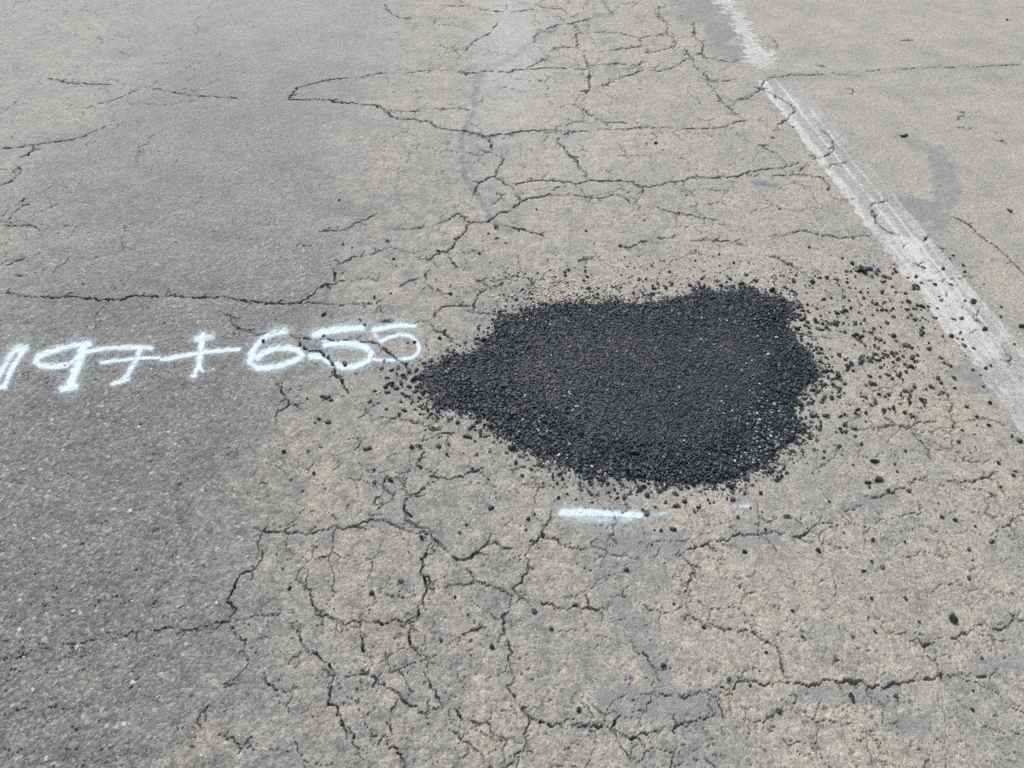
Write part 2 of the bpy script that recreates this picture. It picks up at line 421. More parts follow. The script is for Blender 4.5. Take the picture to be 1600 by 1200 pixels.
# pits and lost stones
npit = 11000
pv = rng.uniform(-40, 1240, npit * 2); pu = rng.uniform(-60, 1660, npit * 2)
pxx, pyy = ground(pu, pv)
keep = (pyy < 5.4) & (rng.random(len(pu)) < 1.5 * fbm(pxx, pyy, .22, 3, 90) ** 2)
for a, b in zip(pxx[keep], pyy[keep]):
    r = (0.0013 + 0.0040 * rng.random() ** 3.0)
    dpt = r * rng.uniform(0.2, 1.5)
    an = rng.normal(0, .5)
    for q in range(rng.integers(2, 5)):
        e = rng.normal(0, r * 1.6)
        stamp(a + math.cos(an) * e, b + math.sin(an) * e, r * rng.uniform(.35, .8), dpt * rng.uniform(.5, 1), 0.3)
Z = Z - CUT


def road_z(x, y):
    """height of the road at world points (nearest grid vertex)"""
    x = np.atleast_1d(x); y = np.atleast_1d(y)
    i = np.clip(np.round(np.interp(y, Yr, np.arange(NR))), 0, NR - 1).astype(int)
    j = np.clip(np.round((x / HW[i] + 1) / 2 * (NC - 1)), 0, NC - 1).astype(int)
    return Z[i, j]


# ---- stains, colour zones and painted sheen (masks over the road, from photo positions)
def rows(v0, v1):
    """slice of grid rows whose photo row lies in v0..v1 (V falls with the row number)"""
    k = np.nonzero((V[:, 0] >= v0) & (V[:, 0] <= v1))[0]
    return slice(int(k[0]), int(k[-1]) + 1) if len(k) else slice(0, 0)


def ell(u, v, ru, rv, rot=0, soft=0.6, namp=0.7):
    c, s = math.cos(math.radians(rot)), math.sin(math.radians(rot))
    ext = 2.6 * math.hypot(ru * s, rv * c) + 10
    sl = rows(v - ext, v + ext)
    out = np.zeros_like(U)
    Us, Vs = U[sl], V[sl]
    a = ((Us - u) * c + (Vs - v) * s) / ru; b = (-(Us - u) * s + (Vs - v) * c) / rv
    out[sl] = sstep(1 + soft * 0.5, 1 - soft * 0.5, np.sqrt(a * a + b * b) + NZ[sl] * namp)
    return out


def poly_d(pts):
    """distance in photo pixels to a polyline"""
    D = np.full(U.shape, 1e6)
    vs = [p[1] for p in pts]
    sl = rows(min(vs) - 70, max(vs) + 70)
    Us, Vs, Ds = U[sl], V[sl], D[sl]
    for (a, b), (c, d) in zip(pts[:-1], pts[1:]):
        ux, uy = c - a, d - b; l2 = ux * ux + uy * uy + 1e-9
        t = np.clip(((Us - a) * ux + (Vs - b) * uy) / l2, 0, 1)
        np.minimum(Ds, np.hypot(Us - a - t * ux, Vs - b - t * uy), out=Ds)
    return D


NZ = (fbm(X, Y, 0.07, 4, 31) - 0.5) * 1.6 + (fbm(X, Y, 0.022, 3, 35) - .5) * .9
stain = np.zeros_like(Z)
for e in [(1095,18,42,22,15,1),(1125,50,28,34,-15,1),(1145,82,20,16,0,.9),(1468,262,20,40,-12,.8),(1478,300,18,26,0,.7),(1440,330,48,20,24,.9),(1470,345,26,16,0,.8),(1440,226,40,9,18,.55),(1528,590,36,22,10,.85),
          (985,850,75,20,3,.9),(1180,835,46,20,15,.7),(1030,838,50,10,0,.6),(945,900,14,45,0,.6),(978,955,16,32,-30,.8),(1005,1000,20,34,-20,.9),(1028,1050,16,34,0,.8),
          (975,1095,45,26,0,.9),(1065,1105,48,18,-5,.95),(1330,1082,90,13,-4,.8),(1425,1128,34,20,20,.95),(1385,1098,56,13,8,.8),(1565,1040,60,16,-10,.7),(1360,783,62,11,-18,.7),
          (1240,825,26,10,0,.5),(1195,287,26,5,3,1),(1145,284,12,3,3,.9),(1010,895,30,10,0,.5),(560,195,34,14,0,.4),(950,62,12,5,0,.8),(960,95,12,4,0,.9),(958,110,9,8,0,.8),
          (860,390,14,7,25,.8),(918,422,34,5,10,.8),(930,540,1,1,0,0),(1000,1190,24,30,0,.6),(770,175,10,5,0,.5),(1290,990,40,20,0,.25),(1100,1190,70,30,0,.3),(1580,860,40,30,0,.3)]:
    stain = np.maximum(stain, e[5] * ell(*e[:5], soft=.35, namp=.95))
stain = np.maximum(stain, .38 * sstep(6, 3, poly_d([(1185,116),(1240,116),(1350,113),(1420,107),(1500,105),(1605,101)]) + NZ * 3))
stain = np.maximum(stain, .4 * sstep(9, 5, poly_d([(1200,120),(1300,117),(1345,120)]) + NZ * 3))
blue = np.zeros_like(Z)
for pts, wd, st in [([(870,44),(835,64),(800,90),(778,100),(757,110),(746,125),(742,150),(740,175),(729,195),(721,215),(722,240),(727,275),(735,290),(748,305),(757,325),(766,340),(782,353),(800,362)],5.5,1.0),([(722,225),(724,265)],6,.6),([(743,130),(741,160)],5.5,.6),([(940,-4),(946,10),(953,18)],4,1.0),([(930,24),(955,22)],5,.9),([(953,22),(966,12)],2.5,.8),([(838,92),(860,93)],5,.6),([(800,130),(770,150)],3,.3),([(1180,286),(1212,289)],5,1.0),([(1136,283),(1152,285)],3,.9),([(945,118),(1,1)],0.01,0)]:
    blue = np.maximum(blue, st * sstep(wd * 1.2, wd * 0.3, poly_d(pts) + NZ * wd * 1.05) * sstep(.22, .46, fbm(X, Y, .03, 3, 37)))
pale = np.zeros_like(Z)
for e in [(497,765,14,46,22,.8),(583,793,12,9,0,.7),(292,470,22,7,0,.7),(760,1150,34,30,30,.6),(335,1160,26,28,0,.7),(500,1130,46,36,-30,.45),(582,345,16,14,0,.5),(1000,1060,14,26,-20,.7),(1260,1058,70,11,-3,.5),
          (1400,770,46,7,8,.7),(1320,770,14,7,0,.6),(870,466,70,12,-6,.7),(970,452,70,14,0,.5),(1080,425,80,18,5,.35),(1345,945,10,2.5,25,.8),(1374,992,2,14,-10,.8),(120,375,30,10,0,.4),(1285,1100,22,10,0,.7),
          (1140,1095,12,16,0,.8),(965,870,16,8,0,.5),(1150,895,60,30,0,.25),(740,855,20,10,0,.3),(640,460,10,5,0,.4),(735,438,9,5,0,.8),(480,340,40,20,0,.3),(700,940,80,10,60,.35),(720,1010,20,10,0,.4),(1250,920,120,60,0,.2)]:
    pale = np.maximum(pale, e[5] * ell(*e[:5]))
pink = np.maximum.reduce([e[5] * ell(*e[:5]) for e in [(590,985,70,46,10,.8),(1480,640,50,30,0,.8),(1420,560,50,20,0,.6),(1360,1050,90,14,0,.7),(1450,930,80,50,0,.5),(1400,1180,80,30,0,.5),(920,1170,60,22,0,.6),(1250,700,60,16,-10,.5)]])
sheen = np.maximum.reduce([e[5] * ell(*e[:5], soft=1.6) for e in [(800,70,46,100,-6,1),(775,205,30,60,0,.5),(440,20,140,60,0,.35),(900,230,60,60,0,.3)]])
shoulder = sstep(0.80, 0.90, S + (fbm(X, Y, 0.2, 3, 41) - .5) * .05)
band = sstep(-0.62, -0.48, S + (fbm(X, Y, 0.5, 3, 43) - .5) * .14) * sstep(-0.10, -0.25, S + (fbm(X, Y, 0.5, 3, 44) - .5) * .12)
dirt = ell(1300, 560, 190, 120, 0, soft=1.2) * .7      # loose fines spread around the patch

nv = NR * NC
ii, jj = np.meshgrid(np.arange(NR - 1), np.arange(NC - 1), indexing='ij')
base = (ii * NC + jj).ravel()
quads = np.stack([base, base + 1, base + NC + 1, base + NC], 1)
co = np.stack([X.ravel(), Y.ravel(), Z.ravel()], 1)
# rings that carry the carriageway on to the horizon
loop = np.concatenate([np.arange(NC), np.arange(1, NR) * NC + NC - 1, (NR - 1) * NC + np.arange(NC - 2, -1, -1), np.arange(NR - 2, 0, -1) * NC])
bl = co[loop]
ctr = np.array([0, 2.4, 0]); ring = bl - ctr; ring[:, 2] = 0
r1 = ctr + ring * 1.12; r1[:, 2] = 0
r2 = ctr + ring / np.linalg.norm(ring[:, :2], axis=1)[:, None] * 600; r2[:, 2] = 0
nl = len(loop)
k0 = np.arange(nl); k1 = (k0 + 1) % nl
A = nv + k0; A1 = nv + k1; B = nv + nl + k0; B1 = nv + nl + k1
allv = np.concatenate([co, r1, r2])
allq = np.concatenate([quads, np.stack([loop[k1], loop[k0], A, A1], 1), np.stack([A1, A, B, B1], 1)])
road_me = mesh_np('road', allv, allq, True)
road_me.polygons.foreach_set('use_smooth', np.concatenate([CUT.ravel()[quads].max(1) < .002, np.ones(2 * nl, bool)]))
for nme, arr, far in [('tan', tan, .7), ('stain', stain, 0), ('blue', blue, 0), ('pale', pale, 0), ('pink', pink, 0), ('sheen', sheen, 0), ('shoulder', shoulder, 0.3), ('band', band, 0), ('dirt', dirt, 0), ('grazing_light', grazing_light, .5)]:
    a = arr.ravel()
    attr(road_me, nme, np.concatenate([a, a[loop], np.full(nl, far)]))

# ---- road material
m = NT('old_asphalt')
geo = m.n('ShaderNodeNewGeometry')
P = geo.outputs['Position']
wob = m.noise(P, 90, 2, .5, 1)
Pd = m.n('ShaderNodeVectorMath', operation='MULTIPLY_ADD')
m.put(Pd.inputs[0], wob); Pd.inputs[1].default_value = (.006, .006, .0); m.put(Pd.inputs[2], P)
Pd = Pd.outputs[0]
vA = m.vor(Pd, 95); vB = m.vor(Pd, 210); vC = m.vor(Pd, 48)
sepA = m.n('ShaderNodeSeparateColor'); m.put(sepA.inputs[0], vA.outputs['Color'])
sepB = m.n('ShaderNodeSeparateColor'); m.put(sepB.inputs[0], vB.outputs['Color'])
sepC = m.n('ShaderNodeSeparateColor'); m.put(sepC.inputs[0], vC.outputs['Color'])
nL = m.noise(P, 3.0, 5, .6); nM = m.noise(P, 22, 5, .65); nS = m.noise(P, 160, 3, .65); nF = m.noise(P, 520, 2, .6)
# exposed stones of the worn lane
stoneA = m.ramp(sepA.outputs[0], [(0, (.088, .090, .087)), (.35, (.130, .131, .126)), (.62, (.175, .174, .166)), (.82, (.225, .221, .208)), (.95, (.275, .268, .25)), (1, (.42, .41, .38))])
stoneB = m.ramp(sepB.outputs[0], [(0, (.088, .090, .087)), (.5, (.142, .142, .137)), (.85, (.195, .192, .183)), (1, (.29, .284, .268))])
inA = m.math('MULTIPLY', m.rng(vA.outputs['Distance'], .62, .40), m.rng(sepA.outputs[1], .2, .3))
grey = m.mix(inA, stoneB, stoneA)
grey = m.mix(m.math('MULTIPLY', m.rng(nS, .5, .72), .8), grey, (.10, .102, .102))
grey = m.mix(1.0, grey, m.ramp(nM, [(.33, (.80, .81, .82)), (.5, (1, 1, 1)), (.66, (1.18, 1.16, 1.11))]), 'MULTIPLY')
# dusty weathered surface
tanc = m.ramp(nM, [(.32, (.222, .218, .200)), (.45, (.275, .267, .236)), (.56, (.308, .295, .257)), (.68, (.360, .340, .288))])
tanc = m.mix(m.math('MULTIPLY', m.rng(sepB.outputs[0], .55, .95), .7), tanc, (.41, .392, .342))
tanc = m.mix(m.math('MULTIPLY', m.rng(sepB.outputs[1], .62, .95), m.rng(vB.outputs['Distance'], .55, .35)), tanc, (.165, .158, .142))
tanc = m.mix(m.math('MULTIPLY', m.math('MULTIPLY', m.rng(sepA.outputs[2], .88, .93), m.rng(vA.outputs['Distance'], .48, .36)), .8), tanc, (.15, .148, .142))
tanc = m.mix(m.math('MULTIPLY', m.math('MULTIPLY', m.rng(sepA.outputs[1], .90, .95), m.rng(vA.outputs['Distance'], .45, .30)), .75), tanc, (.45, .42, .36))
tanc = m.mix(m.math('MULTIPLY', m.math('MULTIPLY', m.rng(sepC.outputs[0], .93, .95), m.rng(vC.outputs['Distance'], .45, .36)), .7), tanc, (.17, .165, .155))
tanc = m.mix(m.math('MULTIPLY', m.rng(nS, .50, .66), .62), tanc, (.175, .168, .150))
nD = m.noise(P, 55, 3, .6)
tanc = m.mix(1.0, tanc, m.ramp(nD, [(.32, (.80, .81, .83)), (.5, (1, 1, 1)), (.68, (1.16, 1.14, 1.10))]), 'MULTIPLY')
tn = m.math('ADD', m.at('tan'), m.math('MULTIPLY', m.math('SUBTRACT', nM, .5), .9), clamp=True)
tn = m.math('MULTIPLY', m.rng(tn, .1, .95), .93)
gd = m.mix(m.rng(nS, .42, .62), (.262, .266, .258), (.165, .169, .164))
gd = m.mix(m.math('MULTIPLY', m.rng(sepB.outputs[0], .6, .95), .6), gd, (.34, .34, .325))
grey = m.mix(m.math('MULTIPLY', m.at('grazing_light'), .8), grey, gd)  # grazing brightening mixed into the grey of the lane
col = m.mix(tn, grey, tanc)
col = m.mix(m.math('MULTIPLY', m.at('band'), .12), col, m.mix(1.0, col, (.72, .75, .78), 'MULTIPLY'))
sh = m.mix(m.rng(nS, .42, .62), (.345, .333, .293), (.245, .236, .210))
sh = m.mix(m.math('MULTIPLY', m.rng(sepB.outputs[0], .6, .95), .6), sh, (.42, .40, .355))
sh = m.mix(m.math('MULTIPLY', m.rng(sepB.outputs[1], .7, .95), .7), sh, (.18, .172, .155))
col = m.mix(m.math('MULTIPLY', m.at('shoulder'), .55), col, sh)
nB = m.noise(P, 7, 4, .6)
col = m.mix(1.0, col, m.ramp(nL, [(.36, (.90, .91, .925)), (.5, (1, 1, 1)), (.64, (1.07, 1.06, 1.035))]), 'MULTIPLY')
col = m.mix(1.0, col, m.ramp(nB, [(.34, (.88, .89, .90)), (.5, (1, 1, 1)), (.66, (1.07, 1.055, 1.02))]), 'MULTIPLY')
grain = m.ramp(nF, [(.30, (.735, .738, .728)), (.5, (.972, .976, .962)), (.70, (1.255, 1.26, 1.245))])
pk = m.mix(1.0, col, (1.08, .98, .93), 'MULTIPLY')
col = m.mix(m.math('MULTIPLY', m.at('pink'), .4), col, pk)
pl = m.mix(m.rng(nS, .4, .65), (.42, .37, .28), (.24, .215, .18))
col = m.mix(m.math('MULTIPLY', m.at('pale'), m.rng(nS, .25, .6, .9, .25)), col, pl)
st = m.mix(m.rng(nF, .3, .7), (.145, .158, .154), (.205, .213, .203))
col = m.mix(m.math('MULTIPLY', m.at('stain'), m.rng(nM, .35, .65, 1.0, .6)), col, st)
bl_ = m.mix(m.rng(nS, .4, .6), (.080, .112, .125), (.165, .19, .195))
col = m.mix(m.math('MULTIPLY', m.at('blue'), m.rng(nS, .4, .62, 1.0, .45)), col, bl_)
col = m.mix(m.math('MULTIPLY', m.at('sheen'), .32), col, (.36, .37, .37))  # sky reflection on the polished wheel path, painted as a paler colour
col = m.mix(m.math('MULTIPLY', m.at('dirt'), m.math('MULTIPLY', m.rng(nS, .45, .7), .45)), col, (.40, .345, .26))
col = m.mix(1.0, col, grain, 'MULTIPLY')
bs = m.n('ShaderNodeBsdfPrincipled')
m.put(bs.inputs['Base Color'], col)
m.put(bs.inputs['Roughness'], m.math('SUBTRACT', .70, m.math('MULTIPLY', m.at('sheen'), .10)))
bs.inputs['Specular IOR Level'].default_value = .5
hA = m.math('MULTIPLY', m.rng(vA.outputs['Distance'], .05, .6, 1, 0), m.rng(tn, 0, 1, .0016, .0006, False))
hB = m.math('MULTIPLY', m.rng(vB.outputs['Distance'], .05, .6, 1, 0), m.rng(tn, 0, 1, .0010, .0006, False))
hN = m.math('MULTIPLY', nS, .0022)
hF = m.math('MULTIPLY', nF, .0012)
hh = m.math('ADD', m.math('ADD', hA, hB), m.math('ADD', hN, hF))
bp = m.n('ShaderNodeBump'); bp.inputs['Strength'].default_value = .9; bp.inputs['Distance'].default_value = 1.0
m.put(bp.inputs['Height'], hh)
m.put(bs.inputs['Normal'], bp.outputs[0])
m.put(m.out.inputs[0], bs.outputs[0])
road = link('road', road_me, mat=m.m, kind='structure', label='weathered grey and tan asphalt road covered in branching cracks', category='road')


# ------------------------------------------------------------------ stones and crumbs: base shapes
def ico(sub):
    import bmesh
    bm = bmesh.new(); bmesh.ops.create_icosphere(bm, subdivisions=sub, radius=1.0)
    v = np.array([x.co[:] for x in bm.verts]); f = np.array([[q.index for q in p.verts] for p in bm.faces])
    bm.free(); return v, f


ICO1, ICO2, ICO3 = ico(1), ico(2), ico(3)


def rock(src, seed, cuts=9, lump=.22, flat=.8):
    """angular stone: a sphere cut by random planes"""
    r = np.random.default_rng(seed)
    v = src[0].copy()
    for _ in range(cuts):
        nrm = r.normal(size=3); nrm /= np.linalg.norm(nrm); h = r.uniform(.42, .78)
        v -= nrm[None] * np.maximum(0, v @ nrm - h)[:, None]
    q = r.normal(size=(3, 3)) * lump
    v = v + np.sin(v @ q * 4 + r.uniform(0, 6, 3)) * .06
    v *= np.array([r.uniform(.85, 1.25), r.uniform(.75, 1.1), flat * r.uniform(.8, 1.1)])
    return v / np.abs(v[:, :2]).max(), src[1]


def clump(seed):
    """lump of several coated stones stuck together"""
    r = np.random.default_rng(seed)
    vs, fs, n = [], [], 0
    for k in range(r.integers(5, 9)):
        v, f = rock(ICO2, seed * 31 + k, 6, .2, .9)
        s = r.uniform(.38, .62); d = r.normal(size=3) * np.array([.42, .42, .26])
        vs.append(v * s + d); fs.append(f + n); n += len(v)
    v = np.concatenate(vs); v -= v.mean(0)
    return v / np.abs(v[:, :2]).max(), np.concatenate(fs)


SM = [rock(ICO1, 100 + k) for k in range(14)]
MD = [rock(ICO2, 200 + k) for k in range(14)]
CL = [clump(300 + k) for k in range(8)]


def rotz(n):
    a = rng.uniform(0, 2 * math.pi, n); t = rng.normal(0, .35, n); b = rng.uniform(0, 6.28, n)
    ca, sa, ct, st_ = np.cos(a), np.sin(a), np.cos(t), np.sin(t)
    R = np.zeros((n, 3, 3))
    R[:, 0, 0] = ca; R[:, 0, 1] = -sa * ct; R[:, 0, 2] = sa * st_
    R[:, 1, 0] = sa; R[:, 1, 1] = ca * ct; R[:, 1, 2] = -ca * st_
    R[:, 2, 1] = st_; R[:, 2, 2] = ct
    return R


def scatter_mesh(name, shapes, pos, size, tone):
    """many stones joined into one mesh with a per-stone tone"""
    vs, fs, ts, n = [], [], [], 0
    which = rng.integers(0, len(shapes), len(pos))
    for k, (v, f) in enumerate(shapes):
        idx = np.nonzero(which == k)[0]
        if not len(idx):
            continue
        R = rotz(len(idx))
        w_ = np.einsum('nij,vj->nvi', R, v) * size[idx][:, None, None] + pos[idx][:, None, :]
        vs.append(w_.reshape(-1, 3)); ts.append(np.repeat(tone[idx], len(v)))
        fs.append((f[None] + (np.arange(len(idx)) * len(v))[:, None, None]).reshape(-1, 3) + n); n += len(idx) * len(v)
    me = mesh_np(name, np.concatenate(vs), np.concatenate(fs), False)
    attr(me, 'tone', np.concatenate(ts))
    return me


def stone_mat(name, tone_socket):
    m = NT(name)
    tone = tone_socket(m)
    P = m.n('ShaderNodeNewGeometry').outputs['Position']
    n = m.noise(P, 420, 3, .6)
    c = m.ramp(tone, [(0, (.008, .0115, .0145)), (.40, (.0135, .0205, .0275)), (.70, (.040, .047, .055)), (.82, (.078, .076, .070)), (.9, (.22, .21, .19)), (1, (.60, .58, .53))])
    c = m.mix(1.0, c, m.ramp(n, [(.3, (.7, .7, .7)), (.7, (1.4, 1.38, 1.33))]), 'MULTIPLY')
    b = m.n('ShaderNodeBsdfPrincipled'); m.put(b.inputs['Base Color'], c)
    m.put(b.inputs['Roughness'], m.rng(tone, .5, .95, .42, .8)); b.inputs['Specular IOR Level'].default_value = .5
    bp = m.n('ShaderNodeBump'); bp.inputs['Strength'].default_value = .6; bp.inputs['Distance'].default_value = 1
    m.put(bp.inputs['Height'], m.math('MULTIPLY', m.noise(P, 800, 2, .6), .0012))
    m.put(b.inputs['Normal'], bp.outputs[0])
    m.put(m.out.inputs[0], b.outputs[0])
    return m.m


M_JOIN = stone_mat('bitumen_stones', lambda m: m.at('tone'))
M_SOLO = stone_mat('bitumen_stone', lambda m: m.n('ShaderNodeAttribute', attribute_name='tone', attribute_type='OBJECT').outputs['Fac'])


def shared(prefix, shapes, smooth=False):
    out = []
    for k, (v, f) in enumerate(shapes):
        me = mesh_np(prefix, v, f, smooth); me.materials.append(M_SOLO); out.append(me)
    return out


ME_MD = shared('stone', MD); ME_CL = shared('lump', CL)
ME_ROUND = shared('pebble', [rock(ICO3, 500 + k, 12, .15, .85) for k in range(5)])


def place(name, me, x, y, r, tone, sink=.25, parent=None, zoff=0.0, sq=(1, 1, 1), z=None):
    o = bpy.data.objects.new(name, me); C.objects.link(o)
    z = float(road_z(x, y)[0]) if z is None else z
    low = -min(v.co.z for v in me.vertices) if me.name not in LOWC else LOWC[me.name]
    LOWC[me.name] = low
    o.location = (x, y, z + r * sq[2] * low * (1 - 2 * sink) + zoff)
    o.rotation_euler = (0, 0, random.uniform(0, 6.28))
    o.scale = (r * sq[0], r * sq[1], r * sq[2])
    o['tone'] = float(tone)
    if parent is not None:
        o.parent = parent
    return o


LOWC = {}
# ------------------------------------------------------------------ the fresh patch
PO = np.array([(668,600),(672,575),(700,558),(740,548),(765,530),(770,510),(785,498),(800,492),(840,482),(870,475),(920,475),(960,473),(1000,472),(1040,470),(1080,462),(1095,453),(1130,456),(1165,453),(1190,458),(1215,465),(1235,470),(1236,490),(1230,508),(1234,524),(1250,534),(1266,552),(1280,575),(1280,595),(1260,605),(1247,620),(1245,645),(1252,665),(1245,690),(1225,700),(1210,720),(1180,735),(1150,750),(1110,760),(1060,757),(1000,752),(950,745),(905,742),(870,722),(840,712),(805,695),(785,675),(760,655),(720,640),(690,640),(672,632),(675,615)], float)
pgx, pgy = ground(PO[:, 0], PO[:, 1])


def psd(x, y):
    """signed distance to the patch outline in metres, positive inside"""
    d = np.full(x.shape, 1e9); ins = np.zeros(x.shape, bool)
    n = len(pgx)
    for k in range(n):
        ax, ay, bx, by = pgx[k], pgy[k], pgx[(k + 1) % n], pgy[(k + 1) % n]
        ux, uy = bx - ax, by - ay
        t = np.clip(((x - ax) * ux + (y - ay) * uy) / (ux * ux + uy * uy), 0, 1)
        np.minimum(d, np.hypot(x - ax - t * ux, y - ay - t * uy), out=d)
        if abs(uy) > 1e-12:
            ins ^= ((ay > y) != (by > y)) & (x < ux * (y - ay) / uy + ax)
    return np.where(ins, d, -d)


def patch_h(d, x, y):
    return 0.013 * sstep(-.004, .14, d) + 0.004 * sstep(0, .02, d) + (vn(x, y, .12, 61) - .5) * .006 * sstep(0, .08, d)


patch = bpy.data.objects.new('asphalt_patch', None); C.objects.link(patch)
pcx, pcy = float(pgx.mean()), float(pgy.mean())
patch.location = (0, 0, 0)
patch['label'] = 'fresh black asphalt patch of loose coated stones filling the pothole'
patch['category'] = 'asphalt patch'
g = .006
bx_, by_ = np.meshgrid(np.arange(pgx.min() - .02, pgx.max() + .02, g), np.arange(pgy.min() - .02, pgy.max() + .02, g), indexing='ij')
bd = psd(bx_, by_) + (vn(bx_, by_, .02, 62) - .5) * .016
bz = road_z(bx_.ravel(), by_.ravel()).reshape(bx_.shape)
bz = np.where(bd > -.002, np.maximum(bz, -.003) + patch_h(bd, bx_, by_) - .0015, -.012)
n0, n1_ = bx_.shape
q0, q1 = np.meshgrid(np.arange(n0 - 1), np.arange(n1_ - 1), indexing='ij')
bb = (q0 * n1_ + q1).ravel()
pq = np.stack([bb, bb + n1_, bb + n1_ + 1, bb + 1], 1)
inside = (bd.ravel()[pq] > -.002).any(1)
pq = pq[inside]
uq, inv = np.unique(pq.ravel(), return_inverse=True)
pme = mesh_np('bitumen_base', np.stack([bx_.ravel(), by_.ravel(), bz.ravel()], 1)[uq], inv.reshape(-1, 4), False)
attr(pme, 'tone', np.full(len(uq), .3))
link('bitumen_base', pme, patch, M_JOIN)

# stones of the patch
gs = .0055
sx, sy = np.meshgrid(np.arange(pgx.min() - .03, pgx.max() + .03, gs), np.arange(pgy.min() - .03, pgy.max() + .03, gs), indexing='ij')
sx = (sx + rng.uniform(-.45, .45, sx.shape) * gs).ravel(); sy = (sy + rng.uniform(-.45, .45, sy.shape) * gs).ravel()
d = psd(sx, sy)
dn = d + (vn(sx, sy, .03, 63) - .5) * .045
k = (dn > 0) | ((dn > -.06) & (rng.random(len(d)) < .8 * np.exp(np.minimum(dn, 0) / .018)))
sx, sy, d, dn = sx[k], sy[k], d[k], dn[k]
core = sstep(.06, .2, d + (fbm(sx, sy, .2, 3, 64) - .5) * .15)
size = (.0020 + .0038 * rng.random(len(sx)) ** 2.2) * (1.18 - .30 * core)
big = rng.random(len(sx)) < .05 * (1 - core)
size0 = size
size = np.where(big, size * rng.uniform(1.25, 1.7, len(sx)), size)
sz = np.maximum(road_z(sx, sy), -.003) + np.where(d > -.003, patch_h(d, sx, sy), 0) + size * rng.uniform(-.15, .45, len(sx)) * (1 - .6 * core)
tone = .12 + .42 * rng.random(len(sx)) + .24 * core + (fbm(sx, sy, .12, 3, 66) - .5) * .45
tone = np.where(rng.random(len(sx)) < .09, rng.uniform(.72, .86, len(sx)), tone)
su, sv = pixel(sx, sy)
pp = .012 + .20 * np.exp(-((su - 1205) / 55) ** 2 - ((sv - 690) / 50) ** 2) + .060 * np.exp(-((su - 840) / 45) ** 2 - ((sv - 672) / 36) ** 2) + .03 * np.exp(-((su - 940) / 90) ** 2 - ((sv - 474) / 9) ** 2) + .02 * np.exp(-((su - 690) / 30) ** 2 - ((sv - 590) / 40) ** 2) + .012 * np.exp(-((su - 1100) / 90) ** 2 - ((sv - 735) / 18) ** 2)
ispale = rng.random(len(sx)) < pp
tone = np.where(ispale, rng.uniform(.83, .985, len(sx)), np.minimum(tone, .86))
size = np.where(ispale, np.clip(size, .0034, .0046) * rng.uniform(.8, 1.15, len(sx)), size)
sz = np.where(ispale, sz + size * .25, sz)
order = np.argsort(-(size * (1 + .5 * ispale)))
solo = order[:300]
rest = np.setdiff1d(np.arange(len(sx)), solo)
for q in solo:
    place('stone', ME_MD[random.randrange(14)], float(sx[q]), float(sy[q]), float(size[q]), float(tone[q]), parent=patch, z=float(sz[q]) - float(size[q]) * .35)
lm = scatter_mesh('aggregate', SM + MD[:6], np.stack([sx, sy, sz], 1)[rest], size[rest], tone[rest])
link('aggregate', lm, patch, M_JOIN, kind='stuff')

# ------------------------------------------------------------------ pale stones showing in the old road surface (parts of the road)
cu = np.concatenate([rng.uniform(-20, 420, 260), rng.uniform(300, 1600, 130)]); cv = np.concatenate([rng.uniform(380, 1210, 260), rng.uniform(560, 1210, 130)])
gx, gy = ground(cu, cv)
ok = psd(gx, gy) < -.03
for x, y, u in list(zip(gx[ok], gy[ok], cu[ok]))[:300]:
    r = .0020 + .0046 * random.random() ** 2.4
    place('stone', ME_MD[random.randrange(14)], float(x), float(y), r, random.choice([.89, .90, .91, .92, .94, .97]), sink=.36, parent=road, sq=(1, random.uniform(.6, 1), .55))

# ------------------------------------------------------------------ spray paint and line paint: thin skins over the road surface
def skin(name, dens, mat, parent=None, thr=.07, lift=.0008, own=None, **props):
    dq = dens.ravel()
    f = quads[(dq[quads].max(1) > thr)] if own is None else quads[(dq[quads].max(1) > thr) & own]
    if not len(f):
        return None
    uq, inv = np.unique(f.ravel(), return_inverse=True)
    v = co[uq].copy(); v[:, 2] += lift
    me = mesh_np(name, v, inv.reshape(-1, 4), True)
    attr(me, 'dens', dq[uq])
    return link(name, me, parent, mat, **props)


def paint_mat(name, colour, colour2, soft, rough=.6, grit=1.0):
    m = NT(name)
    P = m.n('ShaderNodeNewGeometry').outputs['Position']
    n1 = m.noise(P, 330, 3, .65); n2 = m.noise(P, 120, 3, .6); n3 = m.noise(P, 900, 1, .5)
    v = m.vor(P, 190)
    d = m.at('dens')
    nn = m.math('ADD', m.math('MULTIPLY', m.math('SUBTRACT', n1, .5), 1.1 * grit), m.math('MULTIPLY', m.math('SUBTRACT', n2, .5), .8 * grit))
    nn = m.math('ADD', nn, m.math('MULTIPLY', m.math('SUBTRACT', v.outputs['Distance'], .35), -.5 * grit))
    a = m.rng(m.math('ADD', d, m.math('MULTIPLY', nn, m.rng(d, 0, 1, 1.0, .45, False))), .5 - soft, .5 + soft)
    a = m.math('MULTIPLY', a, m.rng(d, .04, .16))
    c = m.mix(m.rng(n2, .35, .7), colour, colour2)
    b = m.n('ShaderNodeBsdfPrincipled'); m.put(b.inputs['Base Color'], c); b.inputs['Roughness'].default_value = rough
    bp = m.n('ShaderNodeBump'); bp.inputs['Strength'].default_value = .7; bp.inputs['Distance'].default_value = 1
    m.put(bp.inputs['Height'], m.math('ADD', m.math('MULTIPLY', n1, .003), m.math('MULTIPLY', n3, .0008)))
    m.put(b.inputs['Normal'], bp.outputs[0])
    t = m.n('ShaderNodeBsdfTransparent'); mx = m.n('ShaderNodeMixShader')
    m.put(mx.inputs[0], a); m.put(mx.inputs[1], t.outputs[0]); m.put(mx.inputs[2], b.outputs[0])
    m.put(m.out.inputs[0], mx.outputs[0])
    return m.m


